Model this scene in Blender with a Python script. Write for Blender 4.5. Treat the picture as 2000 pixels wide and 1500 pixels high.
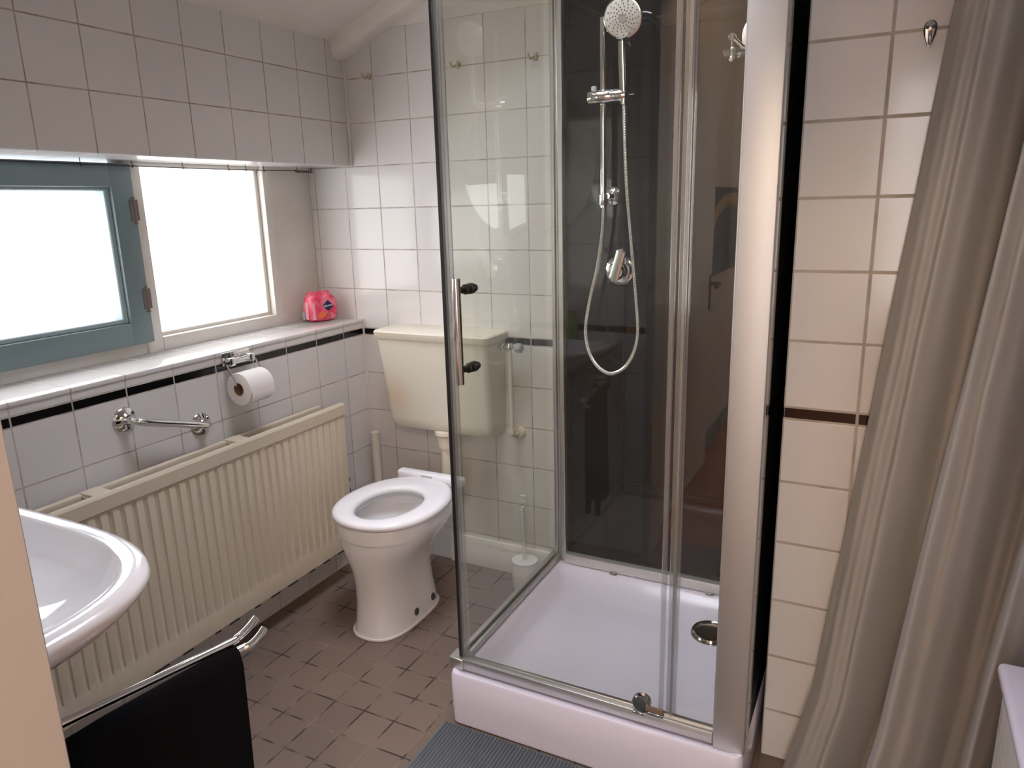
import bpy, bmesh, math, random
from mathutils import Vector, Matrix, noise
random.seed(7)
S = bpy.context.scene
for o in list(bpy.data.objects): bpy.data.objects.remove(o)
COL = S.collection

# ---------------------------------------------------------------- camera
cd = bpy.data.cameras.new('camera'); cam = bpy.data.objects.new('camera', cd); COL.objects.link(cam)
FPX = 1427.43
cd.sensor_width = 36; cd.lens = FPX/2000*36; cd.clip_start = .02
RR = [(0.89297905, 0.44941219, -0.02484171), (0.08647737, -0.22547004, -0.97040452), (-0.44171268, 0.86440265, -0.240204)]
m = Matrix.Identity(4)
for i in range(3):
    m[i][0] = RR[0][i]; m[i][1] = -RR[1][i]; m[i][2] = -RR[2][i]
m.translation = (1.79167, -2.24827, 1.36461)
cam.matrix_world = m
S.camera = cam

# ---------------------------------------------------------------- world, exposure, light levels
W = bpy.data.worlds.new('sky'); S.world = W; W.use_nodes = True
bgn = W.node_tree.nodes['Background']; bgn.inputs[0].default_value = (.85, .93, 1, 1); bgn.inputs[1].default_value = 1.5
S.view_settings.view_transform = 'Standard'; S.view_settings.look = 'None'
S.view_settings.exposure = 0.10; S.view_settings.gamma = 1
PANE_LIGHT = 3.9          # daylight coming off the frosted panes
ROOF_FILL_LIGHT = 27.0          # unseen roof window, added to brighten the room from above
HALL_FILL_LIGHT = 6.5  # unseen hall window, added for neutral light from the camera side
HALL_LIGHT = 145.0         # unseen hall globe, added for the warm light from the hall
HALL_COL = (1, .71, .49)

# ---------------------------------------------------------------- materials
MATS = {}
def mat(name, col, rough=.5, metal=0., spec=None, coat=0., noise_amt=0., noise_scale=30, bump=0., bump_scale=200, col2=None, emis=None, sheen=0., trans=0., alpha=1.):
    if name in MATS: return MATS[name]
    M = bpy.data.materials.new(name); M.use_nodes = True; MATS[name] = M
    nt = M.node_tree; b = nt.nodes['Principled BSDF']
    b.inputs['Base Color'].default_value = (*col, 1); b.inputs['Roughness'].default_value = rough; b.inputs['Metallic'].default_value = metal
    if spec is not None: b.inputs['Specular IOR Level'].default_value = spec
    if coat: b.inputs['Coat Weight'].default_value = coat; b.inputs['Coat Roughness'].default_value = .05
    if sheen: b.inputs['Sheen Weight'].default_value = sheen; b.inputs['Sheen Roughness'].default_value = .5
    if trans: b.inputs['Transmission Weight'].default_value = trans
    if emis: b.inputs['Emission Color'].default_value = (*emis[0], 1); b.inputs['Emission Strength'].default_value = emis[1]
    tc = nt.nodes.new('ShaderNodeNewGeometry')
    if noise_amt or col2:
        n = nt.nodes.new('ShaderNodeTexNoise'); n.inputs['Scale'].default_value = noise_scale; n.inputs['Detail'].default_value = 6
        nt.links.new(tc.outputs['Position'], n.inputs['Vector'])
        mx = nt.nodes.new('ShaderNodeMix'); mx.data_type = 'RGBA'
        c2 = col2 or tuple(c*(1-noise_amt) for c in col)
        mx.inputs[6].default_value = (*col, 1); mx.inputs[7].default_value = (*c2, 1)
        r = nt.nodes.new('ShaderNodeValToRGB'); r.color_ramp.elements[0].position = .4; r.color_ramp.elements[1].position = .65
        nt.links.new(n.outputs['Fac'], r.inputs[0]); nt.links.new(r.outputs[0], mx.inputs[0]); nt.links.new(mx.outputs[2], b.inputs['Base Color'])
    if bump:
        n = nt.nodes.new('ShaderNodeTexNoise'); n.inputs['Scale'].default_value = bump_scale; n.inputs['Detail'].default_value = 4
        nt.links.new(tc.outputs['Position'], n.inputs['Vector'])
        bp = nt.nodes.new('ShaderNodeBump'); bp.inputs['Strength'].default_value = bump; bp.inputs['Distance'].default_value = .002
        nt.links.new(n.outputs['Fac'], bp.inputs['Height']); nt.links.new(bp.outputs[0], b.inputs['Normal'])
    return M

def tile_mat(name, tile, grout, ox, oy, oz, px, py, pz, gw=.0035, rough=.13, stripe=False, var=.05, gdark=(.16,.11,.075), gdirt=.35, zmax=None, zpaint=None, wob=.12, grough=.75):
    """tiles laid along the world axes: joints across an axis show on every face that is not square to it"""
    M = bpy.data.materials.new(name); M.use_nodes = True
    nt = M.node_tree; L = nt.links; N = nt.nodes; b = N['Principled BSDF']
    g = N.new('ShaderNodeNewGeometry'); sp = N.new('ShaderNodeSeparateXYZ'); L.new(g.outputs['Position'], sp.inputs[0])
    sn = N.new('ShaderNodeSeparateXYZ'); L.new(g.outputs['True Normal'], sn.inputs[0])
    def mth(op, a, b_=None, c=None):
        n = N.new('ShaderNodeMath'); n.operation = op
        for i, v in enumerate((a, b_, c)):
            if v is None: continue
            if isinstance(v, (int, float)): n.inputs[i].default_value = v
            else: L.new(v, n.inputs[i])
        return n.outputs[0]
    nz = N.new('ShaderNodeTexNoise'); nz.inputs['Scale'].default_value = 9; L.new(g.outputs['Position'], nz.inputs['Vector'])
    joints = []; ids = []; J = []
    X, Y, Z = sp.outputs[0], sp.outputs[1], sp.outputs[2]
    if stripe:
        up = mth('GREATER_THAN', Z, .896)
        Z2 = mth('SUBTRACT', Z, mth('ADD', .883, mth('MULTIPLY', up, .026)))
    else: Z2 = Z
    for ax, (c, o, p) in enumerate(((X, ox, px), (Y, oy, py), (Z2, 0 if stripe else oz, pz))):
        q = mth('DIVIDE', mth('SUBTRACT', c, o), p)
        f = mth('FRACT', q)
        d = mth('MULTIPLY', mth('SUBTRACT', .5, mth('ABSOLUTE', mth('SUBTRACT', f, .5))), p)
        j = mth('SUBTRACT', 1, mth('SMOOTH_MIN', 1, mth('DIVIDE', d, gw/2), .0)) if False else None
        mr = N.new('ShaderNodeMapRange'); mr.interpolation_type = 'SMOOTHSTEP'
        mr.inputs[1].default_value = gw*.35; mr.inputs[2].default_value = gw*.75; mr.inputs[3].default_value = 1; mr.inputs[4].default_value = 0
        L.new(d, mr.inputs[0])
        facing = mth('LESS_THAN', mth('ABSOLUTE', sn.outputs[ax]), .6)
        J.append(mth('MULTIPLY', mr.outputs[0], facing))
        ids.append(mth('MULTIPLY', mth('FLOOR', q), facing))
    j = mth('MAXIMUM', mth('MAXIMUM', J[0], J[1]), J[2])
    cid = N.new('ShaderNodeCombineXYZ')
    for i in range(3): L.new(ids[i], cid.inputs[i])
    wn = N.new('ShaderNodeTexWhiteNoise'); L.new(cid.outputs[0], wn.inputs['Vector'])
    def mixc(f, a, b_):
        n = N.new('ShaderNodeMix'); n.data_type = 'RGBA'
        for i, v in ((0, f), (6, a), (7, b_)):
            if isinstance(v, tuple): n.inputs[i].default_value = (*v, 1)
            elif isinstance(v, (int, float)): n.inputs[i].default_value = v
            else: L.new(v, n.inputs[i])
        return n.outputs[2]
    tcol = mixc(wn.outputs['Value'], tile, tuple(c*(1-var) for c in tile))
    rr = N.new('ShaderNodeMapRange'); rr.inputs[1].default_value = .45; rr.inputs[2].default_value = .62; rr.inputs[3].default_value = 0; rr.inputs[4].default_value = gdirt*2
    n3 = N.new('ShaderNodeTexNoise'); n3.inputs['Scale'].default_value = 14; n3.inputs['Detail'].default_value = 8; L.new(g.outputs['Position'], n3.inputs['Vector']); L.new(n3.outputs['Fac'], rr.inputs[0])
    gcol = mixc(rr.outputs[0], grout, gdark)
    if stripe:
        st = mth('MULTIPLY', mth('GREATER_THAN', Z, .8855), mth('LESS_THAN', Z, .9075))
        st = mth('MULTIPLY', st, mth('LESS_THAN', mth('ABSOLUTE', sn.outputs[2]), .6))
        tcol = mixc(st, tcol, (.006, .005, .006))
        vj = mth('MAXIMUM', J[0], J[1])
        zj = mth('MULTIPLY', J[2], mth('SUBTRACT', 1, st))
        j = mth('MAXIMUM', vj, zj)
    rough_in = mth('ADD', rough, mth('MULTIPLY', j, grough-rough))
    if zpaint is not None:
        pt = mth('GREATER_THAN', Z, zpaint)
        tcol = mixc(pt, tcol, (.78, .76, .73)); inv = mth('SUBTRACT', 1, pt); j = mth('MULTIPLY', j, inv)
        rough_in = mth('MAXIMUM', rough_in, mth('MULTIPLY', pt, .6))
    L.new(mixc(j, tcol, gcol), b.inputs['Base Color']); L.new(rough_in, b.inputs['Roughness'])
    # recessed joints, a slight pillow and waviness of the glaze
    hn = N.new('ShaderNodeTexNoise'); hn.inputs['Scale'].default_value = 11; hn.inputs['Detail'].default_value = 1; L.new(g.outputs['Position'], hn.inputs['Vector'])
    h = mth('SUBTRACT', mth('MULTIPLY', hn.outputs['Fac'], wob), mth('MULTIPLY', j, .35))
    h = mth('ADD', h, mth('MULTIPLY', wn.outputs['Value'], 0))
    bp = N.new('ShaderNodeBump'); bp.inputs['Strength'].default_value = .6; bp.inputs['Distance'].default_value = .004
    L.new(h, bp.inputs['Height']); L.new(bp.outputs[0], b.inputs['Normal'])
    return M

TILE = (.74, .725, .715); GROUT = (.57, .53, .49)
M_tile_low = tile_mat('tile_left_lower', TILE, GROUT, -.135, -.1202, 0, .15, .15, .15, stripe=True, gdark=(.30, .25, .20))
M_tile_up = tile_mat('tile_left_upper', TILE, (.47, .39, .32), -.135, -.0964, 1.511, .15, .15, .15, gw=.003, gdirt=.35, gdark=(.24, .18, .13))
M_tile_back = tile_mat('tile_back', TILE, GROUT, .1206, -.13, 0, .15, .15, .15, stripe=True, zpaint=1.958, gdark=(.28, .23, .18))
M_tile_pink = tile_mat('tile_right', TILE, (.50, .44, .38), 1.767, -.58, 0, .15, .15, .15, gw=.0055, stripe=True, gdirt=.15)
M_tile_entry = tile_mat('tile_entry', TILE, GROUT, 1.03, -1.88, 0, .15, .15, .15, stripe=True, gdark=(.30, .25, .20))
M_floor = tile_mat('tile_floor', (.185, .135, .105), (.20, .15, .115), .299, -.774, 0, .101, .102, .1, gw=.0045, rough=.38, var=.13, gdark=(.03, .02, .015), gdirt=.75, wob=.05)
white_paint = mat('white_paint', (.76, .745, .715), .55, bump=.25, bump_scale=60)
white_frame = mat('white_frame_paint', (.74, .72, .68), .4, col2=(.70, .66, .60), noise_scale=7, bump=.15, bump_scale=80)
ceil_m = mat('ceiling_paint', (.82, .79, .74), .6, col2=(.76, .71, .64), noise_scale=4, bump=.5, bump_scale=18)
blue_paint = mat('grey_blue_paint', (.185, .25, .265), .38, bump=.1, bump_scale=60)
ceramic = mat('white_ceramic', (.89, .89, .91), .08, coat=.5)
ceramic2 = mat('sink_ceramic', (.86, .845, .86), .07, coat=.5)
seat_m = mat('seat_plastic', (.87, .86, .885), .18)
cream = mat('cream_enamel', (.66, .585, .46), .35, bump=.12, bump_scale=12)
creamp = mat('yellowed_plastic', (.74, .71, .62), .3, col2=(.70, .64, .50), noise_scale=3)
whitep = mat('white_plastic', (.76, .75, .73), .3)
tan_p = mat('cream_pipe_plastic', (.72, .66, .55), .35)
chrome = mat('chrome', (.80, .80, .80), .07, 1.)
dchrome = mat('dark_chrome', (.36, .35, .33), .12, 1.)
alu = mat('brushed_aluminium', (.60, .59, .575), .55, 1., bump=.05, bump_scale=300)
alu_rail = mat('satin_aluminium', (.55, .545, .53), .42, 1.)
acrylic = mat('white_acrylic', (.71, .675, .79), .12, coat=.3)
black_gloss = mat('black_gloss_panel', (.006, .0055, .006), .03, spec=.38, coat=.0)
black_p = mat('black_plastic', (.008, .008, .009), .4)
rubber = mat('black_rubber', (.012, .011, .012), .35)
grey_bolt = mat('grey_bolt', (.10, .10, .09), .35, .6)
grey_rub = mat('nozzle_grey', (.10, .095, .09), .5)
head_face = mat('shower_face', (.62, .60, .56), .35)
towel_m = mat('black_terry', (.004, .004, .0055), 1., spec=.08, bump=1., bump_scale=420)
mat_m = mat('grey_mat', (.135, .152, .162), .85, bump=.2, bump_scale=500)
paper = mat('tissue_paper', (.82, .79, .77), .9, bump=.3, bump_scale=150)
card = mat('cardboard', (.30, .17, .10), .9)
pink = mat('pink_film', (.80, .05, .13), .22, col2=(.88, .26, .34), noise_scale=28)
pinkl = mat('pale_pink_film', (.85, .42, .47), .25)
orange_p = mat('orange_print', (.85, .19, .04), .3)
navy_p = mat('navy_print', (.015, .02, .11), .3)
white_p = mat('white_print', (.86, .85, .86), .4)
grey_p = mat('grey_print', (.42, .45, .52), .4)
curt_m = mat('taupe_curtain', (.385, .372, .352), .40, sheen=.15, bump=.35, bump_scale=35)
black_steel = mat('dark_wire', (.05, .04, .035), .4, .6)
hall_wall = mat('hall_wall_paint', (.62, .56, .50), .7)
hall_floor_m = mat('hall_floor', (.42, .16, .075), .5, col2=(.30, .11, .05), noise_scale=5)
skirt_m = mat('grey_skirting', (.22, .26, .27), .5)
wood_d = mat('door_paint', (.66, .62, .57), .4)
mirror_m = mat('mirror_silver', (.86, .88, .87), .01, 1.)
green_p = mat('green_soap', (.35, .45, .10), .15)
silicone = mat('silicone', (.74, .71, .68), .5)
brass_d = mat('beige_hook', (.52, .46, .33), .4)
water = mat('toilet_water', (.30, .31, .28), .05)

def glass_mat(name, tint, ior=1.5, rough=.005, gain=1.0, haze=0.):
    M = bpy.data.materials.new(name); M.use_nodes = True; nt = M.node_tree; nt.nodes.clear()
    out = nt.nodes.new('ShaderNodeOutputMaterial'); mx = nt.nodes.new('ShaderNodeMixShader')
    fr = nt.nodes.new('ShaderNodeFresnel'); fr.inputs[0].default_value = ior
    t = nt.nodes.new('ShaderNodeBsdfTransparent'); t.inputs[0].default_value = (*tint, 1)
    g = nt.nodes.new('ShaderNodeBsdfGlossy'); g.inputs['Roughness'].default_value = rough; g.inputs[0].default_value = (1, 1, 1, 1)
    ge = nt.nodes.new('ShaderNodeNewGeometry')                      # same reflectance entering and leaving the thin pane
    mm = nt.nodes.new('ShaderNodeMath'); mm.operation = 'MULTIPLY'; mm.inputs[1].default_value = gain; mm.use_clamp = True
    lw = nt.nodes.new('ShaderNodeLayerWeight'); lw.inputs[0].default_value = .5
    pw = nt.nodes.new('ShaderNodeMath'); pw.operation = 'POWER'; pw.inputs[1].default_value = 5
    nt.links.new(lw.outputs['Facing'], pw.inputs[0])
    ad = nt.nodes.new('ShaderNodeMath'); ad.operation = 'MULTIPLY_ADD'; ad.inputs[1].default_value = .96; ad.inputs[2].default_value = .04
    nt.links.new(pw.outputs[0], ad.inputs[0]); nt.links.new(ad.outputs[0], mm.inputs[0])
    nt.links.new(mm.outputs[0], mx.inputs[0]); nt.links.new(t.outputs[0], mx.inputs[1]); nt.links.new(g.outputs[0], mx.inputs[2])
    last = mx
    if haze:
        d = nt.nodes.new('ShaderNodeBsdfDiffuse'); d.inputs[0].default_value = (.8, .8, .78, 1)
        m2 = nt.nodes.new('ShaderNodeMixShader'); m2.inputs[0].default_value = haze
        nt.links.new(mx.outputs[0], m2.inputs[1]); nt.links.new(d.outputs[0], m2.inputs[2]); last = m2
    nt.links.new(last.outputs[0], out.inputs[0]); return M
glass = glass_mat('clear_glass', (.950, .954, .928), gain=.75, haze=.006)
seal_m = glass_mat('clear_seal', (.80, .81, .83), rough=.12, gain=2.2, haze=.10)
clear_p = glass_mat('clear_plastic', (.80, .84, .82), rough=.03, gain=2.0, haze=.06)
pane_m = mat('frosted_pane', (.8, .8, .8), .35, emis=((.975, .975, .985), PANE_LIGHT))
roof_fill_m = mat('roof_fill_pane', (.8, .8, .8), .35, emis=((.91, .95, 1.10), ROOF_FILL_LIGHT))
hall_fill_m = mat('hall_fill_pane', (.8, .8, .8), .35, emis=((1, .97, .95), HALL_FILL_LIGHT))
lamp_m = mat('lamp_globe', (.9, .85, .8), .3, emis=(HALL_COL, HALL_LIGHT))

# ---------------------------------------------------------------- mesh helpers
def BM(): return bmesh.new()
def box(b, x0, x1, y0, y1, z0, z1, bev=0, seg=2):
    r = bmesh.ops.create_cube(b, size=1); vs = r['verts']
    for v in vs: v.co = Vector((x0+(v.co.x+.5)*(x1-x0), y0+(v.co.y+.5)*(y1-y0), z0+(v.co.z+.5)*(z1-z0)))
    if bev:
        es = list({e for v in vs for e in v.link_edges})
        bmesh.ops.bevel(b, geom=es, offset=bev, segments=seg, affect='EDGES', profile=.5)
    return b
def loft(b, rings, cap0=True, cap1=True, closed=True):
    vr = [[b.verts.new(p) for p in r] for r in rings]
    n = len(vr[0])
    for a, c in zip(vr, vr[1:]):
        for i in range(n if closed else n-1):
            j = (i+1) % n
            try: b.faces.new((a[i], a[j], c[j], c[i]))
            except ValueError: pass
    if cap0: b.faces.new(list(reversed(vr[0])))
    if cap1: b.faces.new(vr[-1])
    return vr
def frame(d):
    d = d.normalized(); u = Vector((0, 0, 1)) if abs(d.z) < .9 else Vector((1, 0, 0))
    a = d.cross(u).normalized(); return a, d.cross(a).normalized()
def tube(b, pts, r, n=14, caps=True):
    pts = [Vector(p) for p in pts]; rs = r if isinstance(r, (list, tuple)) else [r]*len(pts)
    rings = []; a = None
    for i, p in enumerate(pts):
        d = (pts[min(i+1, len(pts)-1)]-pts[max(i-1, 0)])
        if d.length < 1e-9: d = Vector((0, 0, 1))
        d.normalize()
        if a is None: a, _ = frame(d)
        a = (a-d*a.dot(d)).normalized(); c = d.cross(a)
        rings.append([p+rs[i]*(math.cos(2*math.pi*k/n)*a+math.sin(2*math.pi*k/n)*c) for k in range(n)])
    loft(b, rings, caps, caps); return b
def lathe(b, prof, c, axis=(0, 0, 1), n=32, caps=True):
    """prof: (radius, distance along axis)"""
    ax = Vector(axis).normalized(); a, d = frame(ax); c = Vector(c)
    loft(b, [[c+ax*h+r*(math.cos(2*math.pi*k/n)*a+math.sin(2*math.pi*k/n)*d) for k in range(n)] for r, h in prof], caps, caps); return b
def smoothpath(pts, n=10):
    pts = [Vector(p) for p in pts]; P = [pts[0]*2-pts[1]]+pts+[pts[-1]*2-pts[-2]]; out = []
    for i in range(1, len(P)-2):
        for k in range(n):
            t = k/n; a, b_, c, d = P[i-1], P[i], P[i+1], P[i+2]
            out.append(.5*((2*b_)+(c-a)*t+(2*a-5*b_+4*c-d)*t*t+(3*b_-a-3*c+d)*t**3))
    out.append(P[-2]); return out
def sph(b, c, r, sc=(1, 1, 1), u=20, v=12):
    bmesh.ops.create_uvsphere(b, u_segments=u, v_segments=v, radius=1, matrix=Matrix.Translation(c) @ Matrix.Diagonal((r*sc[0], r*sc[1], r*sc[2], 1)))
    return b
def obj(name, b, m_, parent=None, ang=38, subsurf=0):
    bmesh.ops.recalc_face_normals(b, faces=b.faces)
    me = bpy.data.meshes.new(name); b.to_mesh(me); b.free()
    for f in me.polygons: f.use_smooth = True
    me.set_sharp_from_angle(angle=math.radians(ang))
    me.materials.append(m_)
    o = bpy.data.objects.new(name, me); COL.objects.link(o)
    if subsurf:
        s = o.modifiers.new('subdivision', 'SUBSURF'); s.levels = subsurf; s.render_levels = subsurf
    if parent is not None: par(o, parent)
    return o
def par(o, p):                            # all meshes are built in world coordinates: only the empties are offset
    o.parent = p
    if p.type == 'EMPTY': o.matrix_parent_inverse = Matrix.Translation(-p.location)
def thing(name, label, cat, loc, group=None):
    o = bpy.data.objects.new(name, None); COL.objects.link(o); o.location = loc; o.empty_display_size = .05
    return tag(o, label, cat, group)
def tag(o, label, cat, group=None):
    o['label'] = label; o['category'] = cat
    if group: o['group'] = group
    return o
def struct(name, b, m_, parent=None):
    o = obj(name, b, m_, parent)
    if parent is None: o['kind'] = 'structure'
    return o
def lab(o, t): o['label'] = t; return o
def text_mesh(name, s, size, m_, M4, parent, ext=.0004):
    c = bpy.data.curves.new(name, 'FONT'); c.body = s; c.size = size; c.align_x = 'CENTER'; c.align_y = 'CENTER'; c.extrude = ext
    t = bpy.data.objects.new(name, c); COL.objects.link(t)
    me = bpy.data.meshes.new_from_object(t.evaluated_get(bpy.context.evaluated_depsgraph_get()))
    bpy.data.objects.remove(t); me.transform(M4); me.materials.clear(); me.materials.append(m_)
    o = bpy.data.objects.new(name, me); COL.objects.link(o); par(o, parent); return o

# ================================================================ SETTING
ZS = .945; ZL = 1.511; SL = .41          # sill, lintel, ceiling slope
WX = -.215                               # plane of the window frames
YE = -1.88                               # bathroom face of the entry wall
b = BM(); box(b, -.30, 2.34, YE-.14, .0, -.08, 0); struct('floor', b, M_floor)
b = BM(); box(b, -.30, 0, YE, 0, 0, ZS-.014); struct('wall_left', b, M_tile_low)
b = BM(); box(b, -.30, 0, YE, 0, ZL, 2.06, .003, 1); struct('trim_1', b, M_tile_up)
b = BM(); box(b, -.215, .004, YE, 0, ZS-.014, ZS, .004, 2); struct('trim_2', b, M_tile_low)
b = BM(); box(b, -.42, 2.5, 0, .1, -.08, 3.2); struct('wall_back', b, M_tile_back)
b = BM(); box(b, 1.617, 2.45, -.58, 0, 0, 3.0, .002, 1); struct('wall_recess', b, M_tile_pink)
b = BM(); box(b, 2.33, 2.45, -2.02, -.58, 0, 3.0); struct('wall_right', b, M_tile_pink)
# entry wall with door opening x 1.06..1.99
b = BM(); box(b, -.42, 1.03, YE-.12, YE, -.08, 3.2); box(b, 1.97, 2.45, YE-.12, YE, 0, 3.2); box(b, 1.03, 1.97, YE-.12, YE, 2.06, 3.2)
we = struct('wall_entry', b, M_tile_entry)
b = BM(); box(b, .952, .990, YE-.002, YE+.001, .885, .908); obj('accent_tile', b, mat('ochre_tile', (.50, .23, .03), .15), we)
b = BM()
box(b, 1.03, 1.06, YE-.14, YE+.004, 0, 2.03, .002, 1); box(b, 1.94, 1.97, YE-.14, YE+.004, 0, 2.03, .002, 1); box(b, 1.03, 1.97, YE-.14, YE+.004, 2.03, 2.06, .002, 1)
struct('trim_3', b, mat('door_frame_paint', (.49, .45, .42), .45))
# sloping ceiling with an added roof window, out of view, brightening the room
CX0, CX1, CY0, CY1 = .52, 1.22, -1.15, -.42
def slope_slab(b, x0, x1, y0, y1, dz0, dz1):
    r = bmesh.ops.create_cube(b, size=1)['verts']
    for v in r:
        x = x0+(v.co.x+.5)*(x1-x0); v.co = Vector((x, y0+(v.co.y+.5)*(y1-y0), 1.93+x*SL+dz0+(v.co.z+.5)*(dz1-dz0)))
b = BM()
slope_slab(b, -.30, CX0, YE-.02, 0, 0, .1); slope_slab(b, CX1, 2.45, YE-.02, 0, 0, .1); slope_slab(b, CX0, CX1, YE-.02, CY0, 0, .1); slope_slab(b, CX0, CX1, CY1, 0, 0, .1)
struct('ceiling', b, ceil_m)
w3 = thing('added_roof_window', '', '', (.66, -.85, 2.2)); del w3['label']; del w3['category']; w3['kind'] = 'structure'
b = BM()
for q in ((CX0-.02, CX0, CY0, CY1), (CX1, CX1+.02, CY0, CY1), (CX0-.02, CX1+.02, CY0-.02, CY0), (CX0-.02, CX1+.02, CY1, CY1+.02)): slope_slab(b, *q, -.004, .70)
obj('added_light_shaft', b, mat('shaft_light_stop', (.30, .24, .19), .6), w3)  # added dark shaft, keeps the overhead light off the upper walls
b = BM(); slope_slab(b, CX0-.02, CX1+.02, CY0-.02, CY1+.02, .66, .68); obj('added_roof_pane', b, roof_fill_m, w3)  # glowing pane added as the overhead light
# painted beam along the gable under the slope
b = BM(); rings = []
for x in (-.002, .0, 2.3):
    z = 1.872+x*SL
    rings.append([Vector((x, -.062, z+.012)), Vector((x, -.052, z+.003)), Vector((x, -.035, z)), Vector((x, 0, z)), Vector((x, 0, z+.08)), Vector((x, -.075, z+.08)), Vector((x, -.066, z+.03))])
loft(b, rings); struct('trim_4', b, ceil_m)
b = BM(); tube(b, [(.003, -.003, ZS), (.003, -.003, 1.512)], .001, 6); 
b.free()
b = BM(); tube(b, [(.004, -.004, 1.511), (.004, -.004, 1.875)], .006, 8); tube(b, [(.003, -.003, .0), (.003, -.003, .944)], .0035, 8)
struct('trim_5', b, silicone)
# reveal board between window frame and back wall
b = BM(); box(b, WX-.03, WX+.008, -.205, 0, ZS-.01, ZL+.01, .003, 1); box(b, WX-.03, WX+.013, -.207, -.185, ZS-.01, ZL+.01, .003, 1)
struct('trim_6', b, white_frame)
b = BM(); box(b, .36, .835, -.014, 0, 0, .118, .004, 2); struct('baseboard_back', b, whitep)

# windows
w2 = thing('window_2', '', '', (WX, -.47, ZS)); del w2['label']; del w2['category']; w2['kind'] = 'structure'
b = BM()
box(b, WX-.05, WX+.018, -.790, -.735, ZS-.002, ZL+.002, .004, 2)         # mullion post
box(b, WX-.05, WX+.018, -.735, -.205, ZS-.002, ZS+.042, .004, 2)         # bottom rail
box(b, WX-.05, WX+.018, -.250, -.205, ZS+.04, ZL+.002, .004, 2)          # right stile
box(b, WX-.05, WX+.002, -.735, -.25, 1.497, ZL+.002, .002, 1)
obj('window_frame', b, white_frame, w2)
b = BM()
box(b, WX-.03, WX-.006, -.735, -.722, ZS+.04, 1.498, .003, 1); box(b, WX-.03, WX-.006, -.266, -.25, ZS+.04, 1.498, .003, 1); box(b, WX-.03, WX-.006, -.725, -.262, ZS+.04, ZS+.054, .003, 1)
obj('glazing_bead', b, white_frame, w2)
b = BM(); box(b, WX-.034, WX-.026, -.74, -.24, ZS+.03, 1.50); obj('frosted_pane', b, pane_m, w2)
w1 = thing('window_1', '', '', (WX, -1.2, ZS)); del w1['label']; del w1['category']; w1['kind'] = 'structure'
b = BM(); box(b, WX-.05, WX+.012, YE, -.785, ZS-.002, ZS+.034, .004, 2); obj('window_frame', b, white_frame, w1)
SX = WX+.028
b = BM()
box(b, WX-.045, SX, -.842, -.772, .980, 1.503, .004, 2)
box(b, WX-.045, SX, YE+.002, -.840, 1.437, 1.503, .004, 2)
box(b, WX-.045, SX, YE+.002, -.840, .980, 1.046, .004, 2)
box(b, WX-.045, SX, YE+.002, -1.68, 1.04, 1.44, .004, 2)
obj('sash_frame', b, blue_paint, w1)
b = BM()
box(b, WX-.04, SX-.012, -.858, -.841, 1.045, 1.44, .003, 1); box(b, WX-.04, SX-.012, -1.69, -.85, 1.427, 1.439, .003, 1); box(b, WX-.04, SX-.012, -1.69, -.85, 1.045, 1.060, .003, 1)
obj('glazing_bead', b, mat('light_blue_bead', (.36, .46, .48), .4), w1)
b = BM(); box(b, WX-.034, WX-.026, -1.69, -.845, 1.04, 1.445); obj('frosted_pane', b, pane_m, w1)
for z in (1.372, 1.112):
    b = BM(); tube(b, [(SX-.002, -.778, z-.038), (SX-.002, -.778, z+.038)], .0055, 10); box(b, SX-.002, SX+.0015, -.792, -.766, z-.03, z+.03)
    for k in (-.038, 0, .036): tube(b, [(SX-.002, -.778, z+k-.002), (SX-.002, -.778, z+k+.002)], .0068, 10)
    obj('hinge', b, mat('old_hinge', (.22, .19, .17), .4, .7), w1)

# ================================================================ HALL behind the camera
b = BM(); box(b, .9, 3.0, -4.9, YE-.14, -.08, 0); struct('floor_hall', b, hall_floor_m)
b = BM(); box(b, .85, .97, -4.9, YE-.12, 0, 2.6); struct('wall_hall_left', b, hall_wall)
b = BM(); box(b, 2.9, 3.0, -4.9, YE-.12, 0, 2.6); struct('wall_hall_right', b, hall_wall)
b = BM(); box(b, .85, 3.0, -5.0, -4.9, 0, 2.6); struct('wall_hall_end', b, hall_wall)
w4 = thing('added_hall_window', '', '', (2.25, -4.9, .5)); del w4['label']; del w4['category']; w4['kind'] = 'structure'  # window added in the unseen end wall to light the bathroom
b = BM(); box(b, 1.70, 2.85, -4.90, -4.86, .46, .52); box(b, 1.70, 2.85, -4.90, -4.86, 2.12, 2.18); box(b, 1.70, 1.76, -4.90, -4.86, .5, 2.15); box(b, 2.79, 2.85, -4.90, -4.86, .5, 2.15); obj('window_frame', b, white_frame, w4)
b = BM(); box(b, 1.75, 2.80, -4.895, -4.885, .5, 2.15); obj('pane', b, hall_fill_m, w4)
b = BM(); box(b, .85, 3.0, -5.0, YE-.12, 2.6, 2.7); struct('ceiling_hall', b, white_paint)
b = BM(); box(b, .97, .985, -4.9, YE-.16, 0, .09, .003, 1); struct('baseboard_hall', b, skirt_m)
t = thing('hall_globe_lamp', 'unseen round ceiling lamp added for warm light in the hall outside the bathroom door', 'lamp', (1.90, -3.0, 2.6))
b = BM(); lathe(b, [(.06, 0), (.06, -.03), (.03, -.05)], (1.90, -3.0, 2.6)); obj('ceiling_rose', b, whitep, t)
b = BM(); sph(b, (1.90, -3.0, 2.45), .10); obj('glass_globe', b, lamp_m, t)
t = thing('poster', 'dark unframed poster with a draped yellow band on the hall wall', 'poster', (.972, -3.5, 1.19))
b = BM(); box(b, .971, .976, -4.02, -3.02, .96, 1.42); obj('poster_sheet', b, mat('poster_dark', (.018, .02, .03), .4), t)
b = BM()
pp = smoothpath([(.978, -3.1, .98), (.978, -3.16, 1.1), (.978, -3.2, 1.25), (.978, -3.4, 1.33), (.978, -3.7, 1.36), (.978, -3.95, 1.33)])
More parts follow.
